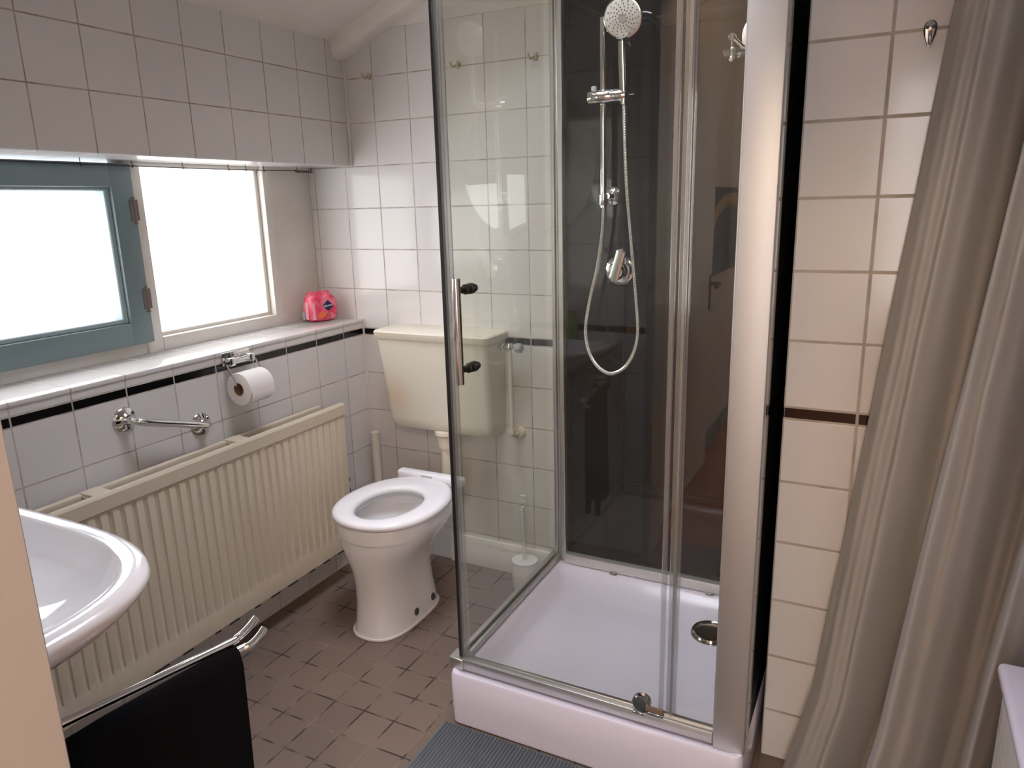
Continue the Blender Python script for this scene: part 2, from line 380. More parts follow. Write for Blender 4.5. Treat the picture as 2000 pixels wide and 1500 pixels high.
loft(b, [[p+Vector((0, .03, -.03)), p+Vector((0, .03, .03)), p+Vector((.001, -.03, .03)), p+Vector((.001, -.03, -.03))] for p in pp]); obj('yellow_band', b, mat('poster_yellow', (.42, .25, .07), .5), t)
t = thing('door_leaf', 'white hall door standing open against the hall wall with dark lever handle', 'door', (.985, -2.6, 0))
b = BM(); box(b, .988, 1.028, -2.97, -2.14, .01, 2.02, .003, 1); obj('door_panel', b, wood_d, t)
b = BM(); box(b, 1.028, 1.032, -2.945, -2.905, .82, 1.0, .002, 1); h = obj('handle_plate', b, dchrome, t)
b = BM(); tube(b, smoothpath([(1.03, -2.925, .955), (1.075, -2.925, .955), (1.08, -2.90, .955), (1.08, -2.81, .952)], 6), .009, 10); obj('lever', b, dchrome, h)

# ================================================================ RADIATOR
def radiator():
    t = thing('radiator', 'long cream ribbed double panel radiator under the window sill', 'radiator', (.06, -.9, .13))
    y0, y1, z0, z1 = -1.56, -.270, .135, .684
    pitch = .0334
    b = BM()
    ys = [y0]; off = [0.]
    y = y1-.045
    prof = []
    while y > y0+.05:
        prof.append(y); y -= pitch
    cols = [(y1, -.012), (y1, 0.), (y1-.012, .002)]
    for yc in prof:
        cols += [(yc+.0075, .002), (yc+.004, -.0035), (yc-.004, -.0035), (yc-.0075, .002)]
    cols += [(y0+.012, .002), (y0, 0.), (y0, -.012)]
    XF = .098
    zr = [(z0, 0, -.010), (z0+.004, 0, 0), (z0+.055, 0, .002), (z0+.068, .25, .0), (z0+.085, 1, 0), (z1-.062, 1, 0), (z1-.052, .3, 0.), (z1-.046, 0, .0), (z1-.042, 0, .005), (z1-.006, 0, .007), (z1, 0, .004), (z1, 0, -.012)]
    rings = []
    for z, k, dx in zr:
        rings.append([Vector((XF+dx+(o if o < -.01 else o*k), yy, z)) for yy, o in cols])
    loft(b, rings, False, False, closed=False)
    obj('front_panel', b, cream, t, ang=25)
    b = BM(); box(b, .028, .040, y0+.02, y1-.055, z0, z1-.008, .003, 2); box(b, .024, .044, y0+.02, y1-.055, z1-.03, z1-.002, .005, 2); obj('rear_panel', b, cream, t)
    b = BM(); box(b, .075, .088, y0, y1-.004, z0+.01, z1-.03, .003, 1); obj('front_channel', b, cream, t)
    b = BM()
    y = y0+.05
    while y < y1-.08:
        box(b, .044, .074, y, y+.0012, z0+.05, z1-.07); y += .02
    obj('convector_fins', b, mat('fin_grey', (.20, .17, .13), .6), t)
    for yy in (-.725, -1.185):
        b = BM(); box(b, .030, .096, yy-.026, yy+.022, z1-.008, z1+.001, .002, 1); box(b, .040, .080, yy-.03, yy-.027, z1-.03, z1-.006); obj('top_bracket', b, cream, t)
    random.seed(3)                              # paint chips along the end and lower edge
    for k in range(5):
        b = BM(); zz = .16+k*.055+random.random()*.02; box(b, .096, .1005, y1-.0005, y1+.0006, zz, zz+.03*random.random()+.008); obj('paint_chip', b, black_p, t)
    for k in range(12):
        b = BM(); yy = -.30-k*.085-random.random()*.03; box(b, .0965, .1000, yy-.02-random.random()*.03, yy, z0-.0012, z0+.002); obj('paint_chip', b, black_p, t)
    for yy in (y1-.10, y0+.15):
        b = BM(); box(b, .004, .030, yy-.015, yy+.015, z0+.1, z1-.1); obj('wall_bracket', b, cream, t)
radiator()

# ================================================================ TOILET
def sellipse(cx, cy, hx, hyf, hyb, z, n=48, e=2.3, eb=None):
    out = []
    for k in range(n):
        a = 2*math.pi*k/n; c, s = math.cos(a), math.sin(a)
        ee = e if s < 0 else (eb or e)
        out.append(Vector((cx+hx*math.copysign(abs(c)**(2/ee), c), cy+(hyf if s < 0 else hyb)*math.copysign(abs(s)**(2/ee), s), z)))
    return out
TX = .405
def toilet():
    t = thing('toilet', 'white floor standing toilet with open seat ring beside the radiator', 'toilet', (TX, -.42, 0))
    P = [ # z, cx, cy, hx, front, back, e
        (.000, .392, -.43, .098, .165, .172, 2.6), (.010, .392, -.43, .098, .165, .172, 2.6), (.045, .393, -.43, .093, .158, .166, 2.6),
        (.11, .394, -.435, .088, .150, .160, 2.5), (.18, .396, -.44, .088, .150, .155, 2.4), (.235, .399, -.445, .097, .158, .165, 2.3),
        (.285, .402, -.445, .122, .170, .20, 2.2), (.325, .404, -.44, .145, .180, .235, 2.2), (.345, .405, -.435, .151, .183, .24, 2.2), (.3475, .405, -.435, .151, .183, .24, 2.2),
        (.3485, .405, -.435, .158, .188, .243, 2.2), (.352, .405, -.435, .159, .189, .243, 2.2), (.385, .405, -.43, .166, .190, .245, 2.2), (.396, .405, -.43, .164, .188, .243, 2.2), (.398, .405, -.43, .150, .175, .23, 2.2)]
    rings = [sellipse(c[1], c[2], c[3], c[4], c[5], c[0], e=c[6], eb=c[6]+.8) for c in P]
    I = [(.398, .120, .150, .16), (.385, .118, .148, .158), (.372, .128, .155, .165), (.345, .125, .15, .16), (.335, .118, .143, .15), (.27, .095, .115, .12), (.20, .055, .07, .08), (.19, .01, .01, .01)]
    rings += [sellipse(.405, -.425, a, f, k, z) for z, a, f, k in I]
    b = BM(); loft(b, rings); body = obj('bowl', b, ceramic, t, ang=32)
    b = BM(); loft(b, [sellipse(.405, -.425, .072, .09, .10, .232), sellipse(.405, -.425, .072, .09, .10, .236)]); obj('water', b, water, body)
    # silicone bead round the foot
    b = BM(); f0 = sellipse(.392, -.43, .099, .166, .173, .004, n=60, e=2.6, eb=3.4); tube(b, f0+[f0[0]], .0055, 8, False); obj('foot_sealant', b, silicone, t)
    for yy, xb in ((-.335, .4845), (-.440, .4865)):
        b = BM(); lathe(b, [(.0, .006), (.006, .006), (.0095, .003), (.0095, -.012)], (xb-.0005, yy, .040), (1, 0, .15), 16); lathe(b, [(.013, -.004), (.013, .0015), (.010, .003)], (xb-.001, yy, .040), (1, 0, .15), 16)
        obj('bolt_cap', b, grey_bolt, t)
    # seat ring
    def outer(z, g): 
        out = []
        for p in sellipse(TX, -.432, .178+g, .198+g, .235+g, z, n=64, e=2.15, eb=2.15):
            s = max(0, (p.y+.30)/.12); 
            out.append(Vector((p.x, min(p.y, -.198), z)))
        return out
    def inner(z, g): return sellipse(TX+.0, -.435, .100-g, .138-g, .125-g, z, n=64, e=2.05)
    b = BM()
    R = [outer(.400, -.006), outer(.404, 0), outer(.413, .001), outer(.421, -.005), outer(.424, -.016), inner(.424, -.020), inner(.421, -.006), inner(.414, 0), inner(.404, 0), inner(.400, -.006)]
    vr = loft(b, R, False, False)
    for i in range(64): b.faces.new((vr[-1][i], vr[-1][(i+1) % 64], vr[0][(i+1) % 64], vr[0][i]))
    obj('seat_ring', b, seat_m, t, ang=60)
    b = BM(); box(b, TX-.135, TX+.135, -.212, -.172, .400, .436, .010, 3); h = obj('hinge_bar', b, seat_m, t)
    b = BM(); box(b, TX-.028, TX+.018, -.2135, -.208, .418, .430, .002, 2); obj('hinge_badge', b, mat('badge_grey', (.45, .44, .45), .3), h)
toilet()

def cistern():
    t = thing('toilet_cistern', 'yellowed cream plastic cistern on the back wall above the toilet', 'cistern', (.40, 0, .56))
    def rr(x0, x1, y0, y1, z, r=.022, n=6):
        out = []
        for cx, cy, a0 in ((x1-r, y0+r, -90), (x1-.003, y1-.003, 0), (x0+.003, y1-.003, 90), (x0+r, y0+r, 180)):
            q = r if cy < y1-.01 else .003
            for k in range(n+1):
                a = math.radians(a0+90*k/n); out.append(Vector((cx+q*math.cos(a), cy+q*math.sin(a), z)))
        return out
    b = BM()
    loft(b, [rr(.196, .606, -.088, -.002, .560), rr(.190, .611, -.096, -.002, .562), rr(.1845, .615, -.111, -.002, .582), rr(.183, .616, -.114, -.002, .60), rr(.171, .623, -.150, -.002, .88), rr(.170, .624, -.151, -.002, .906)])
    # tea coloured stain on the lower left of the front
    M = mat('cistern_plastic', (.74, .715, .62), .3)
    nt = M.node_tree; bs = nt.nodes['Principled BSDF']; g = nt.nodes.new('ShaderNodeNewGeometry')
    mp = nt.nodes.new('ShaderNodeVectorMath'); mp.operation = 'DISTANCE'; mp.inputs[1].default_value = (.225, -.125, .685); nt.links.new(g.outputs['Position'], mp.inputs[0])
    mr = nt.nodes.new('ShaderNodeMapRange'); mr.inputs[1].default_value = .02; mr.inputs[2].default_value = .10; mr.inputs[3].default_value = .5; mr.inputs[4].default_value = 0; nt.links.new(mp.outputs['Value'], mr.inputs[0])
    mx = nt.nodes.new('ShaderNodeMix'); mx.data_type = 'RGBA'; mx.inputs[6].default_value = (.74, .715, .62, 1); mx.inputs[7].default_value = (.72, .53, .36, 1)
    nt.links.new(mr.outputs[0], mx.inputs[0]); nt.links.new(mx.outputs[2], bs.inputs['Base Color'])
    obj('tank', b, M, t)
    b = BM(); loft(b, [rr(.164, .630, -.157, -.002, .904), rr(.162, .632, -.159, -.002, .907), rr(.160, .633, -.161, -.002, .928), rr(.164, .629, -.157, -.002, .933), rr(.175, .618, -.146, -.006, .935)]); obj('lid', b, creamp, t)
    t2 = thing('flush_pipe', 'cream plastic flush pipe dropping from cistern to toilet bowl', 'pipe', (TX, -.08, .36))
    b = BM(); lathe(b, [(.030, 0), (.040, -.004), (.041, -.016), (.034, -.024), (.030, -.026)], (TX, -.078, .566)); lathe(b, [(.029, 0), (.030, -.01), (.030, -.035), (.028, -.045)], (TX, -.078, .541)); obj('collar', b, tan_p, t2)
    b = BM(); tube(b, smoothpath([(TX, -.078, .51), (TX, -.078, .40), (TX, -.085, .355), (TX, -.12, .33), (TX, -.20, .325)], 8), .022, 18); obj('pipe', b, tan_p, t2)
    # water supply
    t3 = thing('water_supply', 'small chrome stop valve with thin cream pipe right of the cistern', 'valve', (.665, -.04, .56))
    b = BM(); tube(b, [(.623, -.06, .885), (.672, -.06, .885)], .008, 12); lathe(b, [(.013, 0), (.013, .014)], (.628, -.06, .885), (1, 0, 0), 6); lathe(b, [(.011, 0), (.014, .004), (.014, .022), (.011, .026)], (.665, -.06, .872)); 
    tube(b, [(.672, -.06, .885), (.694, -.06, .885)], .007, 10); obj('valve_body', b, chrome, t3)
    b = BM(); lathe(b, [(.010, 0), (.017, .004), (.017, .022), (.012, .026)], (.690, -.06, .885), (1, 0, 0), 8); obj('valve_knob', b, mat('grey_knob', (.35, .36, .40), .3), t3)
    b = BM(); tube(b, smoothpath([(.668, -.06, .88), (.668, -.06, .75), (.669, -.06, .60), (.668, -.058, .575), (.668, -.04, .565), (.668, -.004, .565)], 8), .0075, 12); obj('supply_pipe', b, tan_p, t3)
    b = BM(); lathe(b, [(.026, 0), (.026, -.004), (.018, -.012), (.012, -.014)], (.668, -.001, .565), (0, 1, 0)); obj('wall_rosette', b, tan_p, t3)
    b = BM(); lathe(b, [(.012, 0), (.012, .018)], (.668, -.06, .575), (0, 0, 1), 8); obj('union_nut', b, tan_p, t3)
cistern()
t = thing('pipe_stub', 'short white plastic pipe standing in the corner behind the radiator', 'pipe', (.045, -.035, 0))
b = BM(); tube(b, [(.045, -.033, 0.0), (.045, -.033, .492)], .0165, 18); obj('pipe', b, mat('stub_plastic', (.72, .68, .60), .4), t)
b = BM(); lathe(b, [(.0168, 0), (.0172, .002), (.0172, .010), (.014, .012)], (.045, -.033, .488)); obj('end_cap', b, mat('stub_plastic', (.72, .68, .60), .4), t)

# toilet brush in holder
t = thing('toilet_brush_holder', 'white plastic pot holding the toilet brush on floor beside shower tray', 'brush holder', (.715, -.075, 0))
b = BM(); lathe(b, [(.046, 0), (.047, .004), (.0475, .095), (.045, .1), (.040, .100), (.038, .08), (.036, .01), (.004, .008)], (.715, -.075, 0)); obj('pot', b, whitep, t)
b = BM()
for k in range(10):
    a = 2*math.pi*k/10; c, s = math.cos(a), math.sin(a)
    p0 = Vector((.715+.013*c, -.075+.013*s, .101)); p1 = Vector((.715+.042*c, -.075+.042*s, .101)); tube(b, [p0, p1], .0035, 6)
lathe(b, [(.039, .098), (.0475, .098), (.0475, .106), (.039, .106)], (.715, -.075, 0)); lathe(b, [(.011, .098), (.015, .098), (.015, .107), (.011, .107)], (.715, -.075, 0))
obj('slotted_rim', b, whitep, t)
t = thing('toilet_brush', 'white toilet brush handle with square hook standing in its pot', 'brush', (.715, -.075, .03))
b = BM(); tube(b, [(.715, -.075, .03), (.714, -.074, .17), (.711, -.073, .19), (.707, -.072, .30)], [.006, .006, .006, .0085], 10); obj('handle', b, whitep, t)
b = BM(); tube(b, [(.707, -.072, .298), (.707, -.072, .308), (.718, -.072, .309), (.719, -.072, .330), (.705, -.072, .333), (.704, -.072, .352), (.722, -.072, .354), (.722, -.072, .342)], .004, 8); obj('hanging_hook', b, whitep, t)
b = BM(); sph(b, (.715, -.075, .05), .028, (1, 1, 1.2)); obj('bristle_head', b, whitep, t)

# ================================================================ SHOWER CABIN
SX0, SX1, SY0, SY1, TZ = .845, 1.604, -.812, -.035, .155
def shower():
    t = thing('shower_cabin', 'square shower cabin with white tray, glass front and black back panel', 'shower cabin', ((SX0+SX1)/2, -.42, 0))
    # tray
    def rr(x0, x1, y0, y1, z, r=.02, n=5):
        out = []
        for cx, cy, a0 in ((x1-r, y0+r, -90), (x1-r, y1-r, 0), (x0+r, y1-r, 90), (x0+r, y0+r, 180)):
            for k in range(n+1):
                a = math.radians(a0+90*k/n); out.append(Vector((cx+r*math.cos(a), cy+r*math.sin(a), z)))
        return out
    b = BM(); x0, x1, y0, y1 = SX0, SX1, SY0, SY1
    loft(b, [rr(x0+.012, x1-.012, y0+.012, y1-.012, 0), rr(x0+.002, x1-.002, y0+.002, y1-.002, .004), rr(x0, x1, y0, y1, .06), rr(x0, x1, y0, y1, TZ-.008), rr(x0+.003, x1-.003, y0+.003, y1-.003, TZ-.001), rr(x0+.008, x1-.008, y0+.008, y1-.008, TZ),
             rr(x0+.018, x1-.018, y0+.022, y1-.018, TZ-.006, .02), rr(x0+.035, x1-.035, y0+.055, y1-.07, TZ-.008, .03), rr(x0+.05, x1-.05, y0+.075, y1-.095, TZ-.022, .05), rr(x0+.075, x1-.07, y0+.10, y1-.14, TZ-.042, .07), rr(x0+.10, x1-.10, y0+.14, y1-.2, TZ-.047, .08),
             rr(1.40, 1.44, -.29, -.25, TZ-.052, .018)])
    tray = obj('tray', b, acrylic, t, ang=50)
    b = BM(); lathe(b, [(.0, .006), (.040, .007), (.052, .006), (.060, .002), (.061, -.004)], (1.425, -.268, TZ-.050), n=36); lathe(b, [(.056, .0), (.060, .005), (.056, .0105), (.050, .0085), (.048, .004)], (1.425, -.268, TZ-.050), n=36); dr = obj('drain_cover', b, dchrome, tray)
    # posts
    b = BM(); box(b, 1.536, 1.604, -.792, -.764, TZ-.006, 2.0, .003, 2); obj('corner_post', b, alu, t)
    b = BM(); box(b, 1.590, 1.600, -.770, -.755, TZ-.002, 2.0, .002, 1); box(b, 1.5325, 1.5365, -.782, -.752, TZ-.002, 2.0, .001, 1); obj('corner_post_lip', b, alu_rail, t)
    b = BM(); box(b, .850, .8625, -.110, -.072, TZ-.002, 2.0, .002, 1); box(b, .8625, .870, -.104, -.074, TZ-.002, 2.0, .002, 1); box(b, .870, .887, -.104, -.078, TZ-.002, 2.0, .002, 1); obj('rear_post', b, alu_rail, t)
    # rails
    b = BM()
    box(b, .838, 1.533, -.786, -.757, TZ-.001, TZ+.029, .002, 2); box(b, .838, 1.533, -.762, -.745, TZ-.001, TZ+.020, .002, 1); box(b, .875, 1.533, -.7745, -.7695, TZ+.025, TZ+.034, .001, 1)
    obj('front_rail', b, alu_rail, t)
    b = BM(); box(b, .834, .876, -.790, -.744, TZ-.002, TZ+.030, .002, 1); obj('rail_corner_cap', b, alu_rail, t)
    b = BM(); box(b, .838, .853, -.748, -.076, TZ-.001, TZ+.026, .003, 2); box(b, .857, .868, -.745, -.080, TZ-.001, TZ+.018, .003, 2); obj('side_rail', b, alu_rail, t)
    b = BM(); box(b, .885, 1.59, -.112, -.084, TZ-.006, TZ+.026, .002, 2); obj('back_rail', b, mat('pale_aluminium', (.75, .73, .72), .4, .8), t)
    for q in ((1.065, -.117, -.110, -.012, -.005), (1.385, -.117, -.110, -.012, -.005)):
        b = BM(); box(b, q[0]-.012, q[0]+.012, q[1], q[2], TZ+q[3], TZ+q[4], .001, 1); obj('rail_clip', b, dchrome, t)
    b = BM(); box(b, .838, 1.604, -.792, -.745, 1.97, 2.01, .003, 2); box(b, .838, .868, -.75, -.076, 1.97, 2.01, .003, 2); box(b, .85, 1.604, -.112, -.074, 1.97, 2.01, .003, 2); obj('top_rail', b, alu_rail, t)
    # panels
    b = BM(); box(b, .872, 1.60, -.084, -.074, TZ+.01, 1.99); obj('back_panel', b, black_gloss, t)
    b = BM(); box(b, 1.594, 1.602, -.755, -.084, TZ, 1.99); obj('right_panel', b, black_gloss, t)
    b = BM(); box(b, .8545, .8585, -.752, -.100, TZ+.015, 1.98); sg = obj('side_glass', b, glass, t)
    b = BM(); box(b, 1.424, 1.530, -.7555, -.7515, TZ+.015, 1.98); fg = obj('fixed_glass', b, glass, t)
    b = BM(); box(b, 1.418, 1.427, -.760, -.748, TZ+.012, 1.98, .002, 1); box(b, 1.427, 1.441, -.7565, -.7505, TZ+.012, 1.98, .001, 1); obj('edge_seal', b, seal_m, fg)
    b = BM(); box(b, 1.5285, 1.533, -.757, -.750, TZ+.012, 1.98, .002, 1); obj('channel_seal', b, seal_m, fg)
    b = BM(); box(b, .874, 1.436, -.7735, -.7685, TZ+.032, 1.975); dg = obj('sliding_door', b, glass, t)
    b = BM(); box(b, 1.404, 1.4145, -.776, -.766, TZ+.030, 1.975, .002, 1); box(b, 1.430, 1.437, -.776, -.762, TZ+.030, 1.975, .001, 1); obj('door_edge_seal', b, seal_m, dg)
    b = BM(); box(b, .860, .8685, -.778, -.764, TZ+.030, 1.975, .001, 1); obj('black_seal', b, rubber, dg)
    b = BM(); box(b, .8685, .874, -.7765, -.7655, TZ+.030, 1.975, .001, 1); box(b, .874, .880, -.775, -.767, TZ+.030, 1.975, .001, 1); box(b, .880, .890, -.7742, -.7678, TZ+.030, 1.975, .001, 1); obj('magnet_seal', b, seal_m, dg)
    # handle
    b = BM(); tube(b, [(.923, -.815, .953), (.923, -.815, 1.201)], .0095, 20); h = obj('door_handle', b, mat('handle_chrome', (.62, .55, .50), .12, 1.), dg)
    for z in (.986, 1.173):
        b = BM(); tube(b, [(.923, -.808, z), (.928, -.774, z)], .008, 14); lathe(b, [(.0075, -.012), (.012, -.010), (.012, .002), (.0085, .004)], (.928, -.774, z), (.12, 1, 0), 18); lathe(b, [(.011, .006), (.013, .008), (.013, .018), (.009, .021), (.009, .03), (.005, .034)], (.928, -.774, z), (.12, 1, 0), 18)
        obj('standoff', b, mat('dark_standoff', (.06, .055, .05), .25, .8), h)
    # rollers on the lower rail
    b = BM(); lathe(b, [(.0, -.009), (.017, -.008), (.0195, -.005), (.0195, .004), (.012, .006)], (1.362, -.780, TZ+.052), (0, 1, 0), 28); box(b, 1.352, 1.374, -.788, -.778, TZ+.026, TZ+.052, .003, 2); r = obj('roller_wheel', b, dchrome, dg)
    b = BM(); lathe(b, [(.0205, 0), (.021, .003), (.0175, .004)], (1.367, -.776, TZ+.054), (0, 1, 0), 28); obj('roller_ring', b, chrome, r)
    b = BM(); box(b, 1.378, 1.418, -.784, -.776, TZ+.034, TZ+.046, .001, 1); obj('copper_strip', b, mat('copper_strip', (.17, .105, .075), .5), r)
    b = BM(); box(b, 1.378, 1.42, -.786, -.776, TZ+.026, TZ+.034, .001, 1); box(b, 1.345, 1.375, -.789, -.779, TZ+.022, TZ+.028, .001, 1); obj('roller_bracket', b, chrome, r)
shower()

# riser rail, hand shower, mixer, soap dish (mounted on the cabin's panels)
t = thing('shower_riser_rail', 'chrome riser rail with sliding holder fixed to the black shower panel', 'shower rail', (1.028, -.12, 1.36))
RX, RY = 1.031, -.135
b = BM(); tube(b, [(RX, RY, 1.345), (RX-.003, RY, 1.862)], .0098, 20); obj('rail', b, chrome, t)
b = BM(); lathe(b, [(.026, 0), (.027, .004), (.020, .012), (.010, .016), (.008, .052)], (RX+.012, -.084, 1.378), (0, -1, 0), 28); lathe(b, [(.0125, -.015), (.0135, -.012), (.0135, .016), (.0105, .018)], (RX, RY, 1.366)); obj('lower_bracket', b, chrome, t)
b = BM(); lathe(b, [(.012, 0), (.012, .003), (.008, .006), (.007, .05)], (RX-.002, -.084, 1.845), (0, -1, 0), 28); obj('upper_bracket', b, chrome, t)
b = BM(); lathe(b, [(.0, 0), (.018, .001), (.0195, .004), (.0195, .066), (.018, .068), (.018, .071), (.0185, .074), (.0185, .112), (.017, .114), (.006, .114)], (RX-.041, RY-.012, 1.652), (1, 0, 0), 32); s = obj('slider', b, chrome, t)
b = BM(); lathe(b, [(.007, 0), (.008, .002), (.008, .010), (.006, .012)], (RX-.026, RY-.012, 1.670), (0, 0, 1), 16); obj('release_button', b, mat('button_grey', (.45, .47, .47), .4), s)

t = thing('hand_shower', 'round chrome hand shower with speckled grey face hanging in the slider', 'hand shower', (1.085, -.15, 1.66))
HX = 1.094; HY = RY-.014
b = BM(); tube(b, [(HX+.002, HY-.002, 1.628), (HX+.002, HY-.003, 1.66), (HX, HY-.008, 1.74), (HX, HY-.014, 1.79), (HX, HY-.020, 1.80)], [.010, .0125, .0135, .0125, .016], 18); hd = obj('handle', b, chrome, t)
ax = Vector((.12, -.95, -.28)).normalized(); hc = Vector((HX+.003, HY-.022, 1.846))
b = BM(); lathe(b, [(.012, -.030), (.035, -.026), (.050, -.014), (.0535, -.004), (.0525, .001), (.050, .002)], hc, ax, 40); obj('head', b, chrome, t)
b = BM(); lathe(b, [(.0, .0035), (.046, .0035), (.050, .0015), (.050, -.002)], hc, ax, 40); fc = obj('spray_face', b, head_face, t)
b = BM(); a1, a2 = frame(ax)
for arm in range(16):
    for k in range(5):
        r = .0125+.0075*k; th = 2*math.pi*arm/16+.10*k
        if k == 0 and arm % 2: continue
        lathe(b, [(.0, .0015), (.0016, .0010), (.0018, 0)], hc+ax*.0035+r*(math.cos(th)*a1+math.sin(th)*a2), ax, 6)
obj('nozzles', b, grey_rub, fc)
b = BM(); lathe(b, [(.0105, 0), (.0105, .0012), (.0095, .0015), (.009, .0005)], hc+ax*.0033, ax, 24); obj('face_ring', b, mat('face_grey', (.38, .37, .35), .4), fc)
# ribbed hose
hp = smoothpath([(HX+.003, HY, 1.632), (HX+.006, HY+.006, 1.50), (HX+.013, HY+.010, 1.38), (HX+.027, HY+.018, 1.22), (HX+.040, HY+.02, 1.09), (HX+.049, HY+.018, .985), (HX+.043, HY+.014, .93), (HX+.024, HY+.011, .884), (HX-.003, HY+.008, .855), (HX-.035, HY+.006, .844), (HX-.067, HY+.007, .856), (HX-.093, HY+.009, .884), (HX-.111, HY+.010, .930), (HX-.116, HY+.011, .985), (HX-.104, HY+.012, 1.065), (HX-.081, HY+.016, 1.17), (HX-.066, HY+.016, 1.27), (RX+.002, RY, 1.345)], 24)
L = [0]
for p, q in zip(hp, hp[1:]): L.append(L[-1]+(q-p).length)
pts = []; rs = []; step = .0011; s_ = 0; i = 0
while s_ < L[-1]:
    while L[i+1] < s_: i += 1
    f = (s_-L[i])/max(1e-9, L[i+1]-L[i]); pts.append(hp[i].lerp(hp[i+1], f)); rs.append(.0076 if len(pts) % 4 < 2 else .0064); s_ += step
b = BM(); tube(b, pts, rs, 10); obj('hose', b, mat('hose_steel', (.66, .65, .61), .2, 1.), t, ang=180)

t = thing('shower_mixer', 'round chrome shower mixer with slanted lever on the black panel', 'mixer tap', (1.085, -.085, 1.158))
VC = Vector((1.069, -.084, 1.157))
b = BM(); lathe(b, [(.046, 0), (.047, .003), (.044, .008), (.036, .010), (.034, .012)], VC, (0, -1, 0), 40); obj('cover_plate', b, chrome, t)
b = BM(); lathe(b, [(.028, .008), (.028, .022), (.025, .026), (.024, .034), (.026, .040), (.022, .05), (.0, .052)], VC, (0, -1, 0), 32); obj('cartridge_body', b, chrome, t)
b = BM()
la = Vector((.30, -.10, .93)).normalized(); p0 = Vector((VC.x-.006, VC.y-.052, VC.z-.030)); ln = .105
side = Vector((.93, 0, -.30)).normalized(); nr = la.cross(side).normalized(); rings = []
for k in range(13):
    f = k/12; w_ = .0140*math.sqrt(max(0.03, 1-max(0, (abs(f-.5)-.42)/.08)**2)); c = p0+la*ln*f
    rings.append([c+side*w_*sx+nr*.006*sz for sx, sz in ((-1, -.6), (-1, .6), (-.7, 1), (.7, 1), (1, .6), (1, -.6), (.7, -1), (-.7, -1))])
loft(b, rings); obj('lever', b, mat('satin_chrome', (.80, .80, .79), .28, 1.), t)

t = thing('soap_dish', 'clear glass soap dish on a chrome arm at right inside shower', 'soap dish', (1.50, -.40, 1.67))
b = BM(); lathe(b, [(.0, .005), (.018, .005), (.026, .012), (.029, .012), (.022, 0), (.0, 0)], (1.442, -.40, 1.678), n=32); obj('glass_bowl', b, clear_p, t)
b = BM(); tube(b, [(1.590, -.40, 1.690), (1.50, -.40, 1.690), (1.463, -.40, 1.694)], .0055, 12); tube(b, [(1.464, -.40, 1.693), (1.435, -.402, 1.720)], .005, 12); tube(b, [(1.435, -.402, 1.72), (1.437, -.402, 1.675)], .0032, 10)
lathe(b, [(.0, -.006), (.008, -.005), (.0095, 0), (.008, .005), (.0, .006)], (1.435, -.402, 1.72), (.3, 1, 0), 18); sph(b, (1.437, -.402, 1.673), .0075); sph(b, (1.437, -.402, 1.694), .0055); obj('arm', b, chrome, t)
b = BM(); lathe(b, [(.022, 0), (.022, .006), (.012, .010)], (1.594, -.40, 1.690), (-1, 0, 0)); obj('wall_flange', b, chrome, t)
t = thing('bath_sponge', 'rounded white bath sponge half hidden behind the aluminium corner post', 'sponge', (1.495, -.33, 1.71))
b = BM(); sph(b, (1.478, -.33, 1.732), .034, (1.0, .9, 1.25), 24, 16); obj('sponge_body', b, mat('sponge_white', (.80, .76, .70), .7, bump=.5, bump_scale=150), t)
b = BM(); tube(b, smoothpath([(1.466, -.335, 1.702), (1.460, -.335, 1.692), (1.464, -.335, 1.684), (1.470, -.335, 1.688)], 5), .002, 6); obj('hanging_cord', b, white_p, t)

# ================================================================ LEFT WALL FITTINGS
t = thing('grab_bar', 'short slanting chrome grab bar on the tiles above the radiator', 'grab bar', (.03, -.92, .79))
for (yy, zz) in ((-1.040, .826), (-.802, .746)):
    b = BM(); lathe(b, [(.034, 0), (.0345, .003), (.031, .008), (.022, .011), (.014, .020)], (.0, yy, zz), (1, 0, 0), 36)
    f = obj('flange', b, chrome, t)
    for k in range(3):
        b = BM(); a = 2*math.pi*k/3+.6; lathe(b, [(.0, .013), (.004, .0125), (.0065, .0095)], (0, yy+.025*math.cos(a), zz+.025*math.sin(a)), (1, 0, 0), 10); obj('screw', b, dchrome, f)
b = BM(); tube(b, smoothpath([(.006, -1.040, .826), (.035, -1.038, .825), (.054, -1.015, .817), (.056, -.92, .786), (.054, -.830, .757), (.036, -.806, .748), (.006, -.802, .746)], 8), .0105, 18); obj('bar', b, chrome, t)

t = thing('paper_holder', 'chrome toilet paper holder screwed over the black tile stripe', 'toilet paper holder', (0, -.645, .92))
b = BM(); box(b, 0, .007, -.699, -.588, .900, .940, .002, 2); obj('wall_plate', b, chrome, t)
b = BM(); tube(b, [(.024, -.690, .912), (.024, -.598, .912)], .010, 16)
for yy in (-.684, -.604): box(b, .004, .036, yy-.010, yy+.010, .901, .926, .002, 2)
obj('hinge_barrel', b, chrome, t)
b = BM(); tube(b, smoothpath([(.028, -.702, .908), (.050, -.704, .866), (.058, -.703, .848), (.060, -.690, .842), (.060, -.645, .842), (.060, -.590, .842), (.058, -.583, .848), (.050, -.584, .866), (.028, -.588, .908)], 6), .0028, 8); obj('wire_bracket', b, chrome, t)
t = thing('toilet_roll', 'white toilet paper roll hanging from the chrome holder', 'toilet roll', (.060, -.645, .832))
RC = Vector((.060, -.696, .832))
b = BM(); lathe(b, [(.020, 0), (.050, 0), (.0512, .002), (.0512, .096), (.050, .098), (.020, .098), (.020, 0)], RC, (0, 1, 0), 48, False); obj('paper', b, paper, t)
b = BM(); lathe(b, [(.0203, -.0005), (.0203, .0985), (.0185, .0985), (.0185, -.0005), (.0203, -.0005)], RC, (0, 1, 0), 32, False); obj('cardboard_core', b, card, t)
b = BM(); rings = []
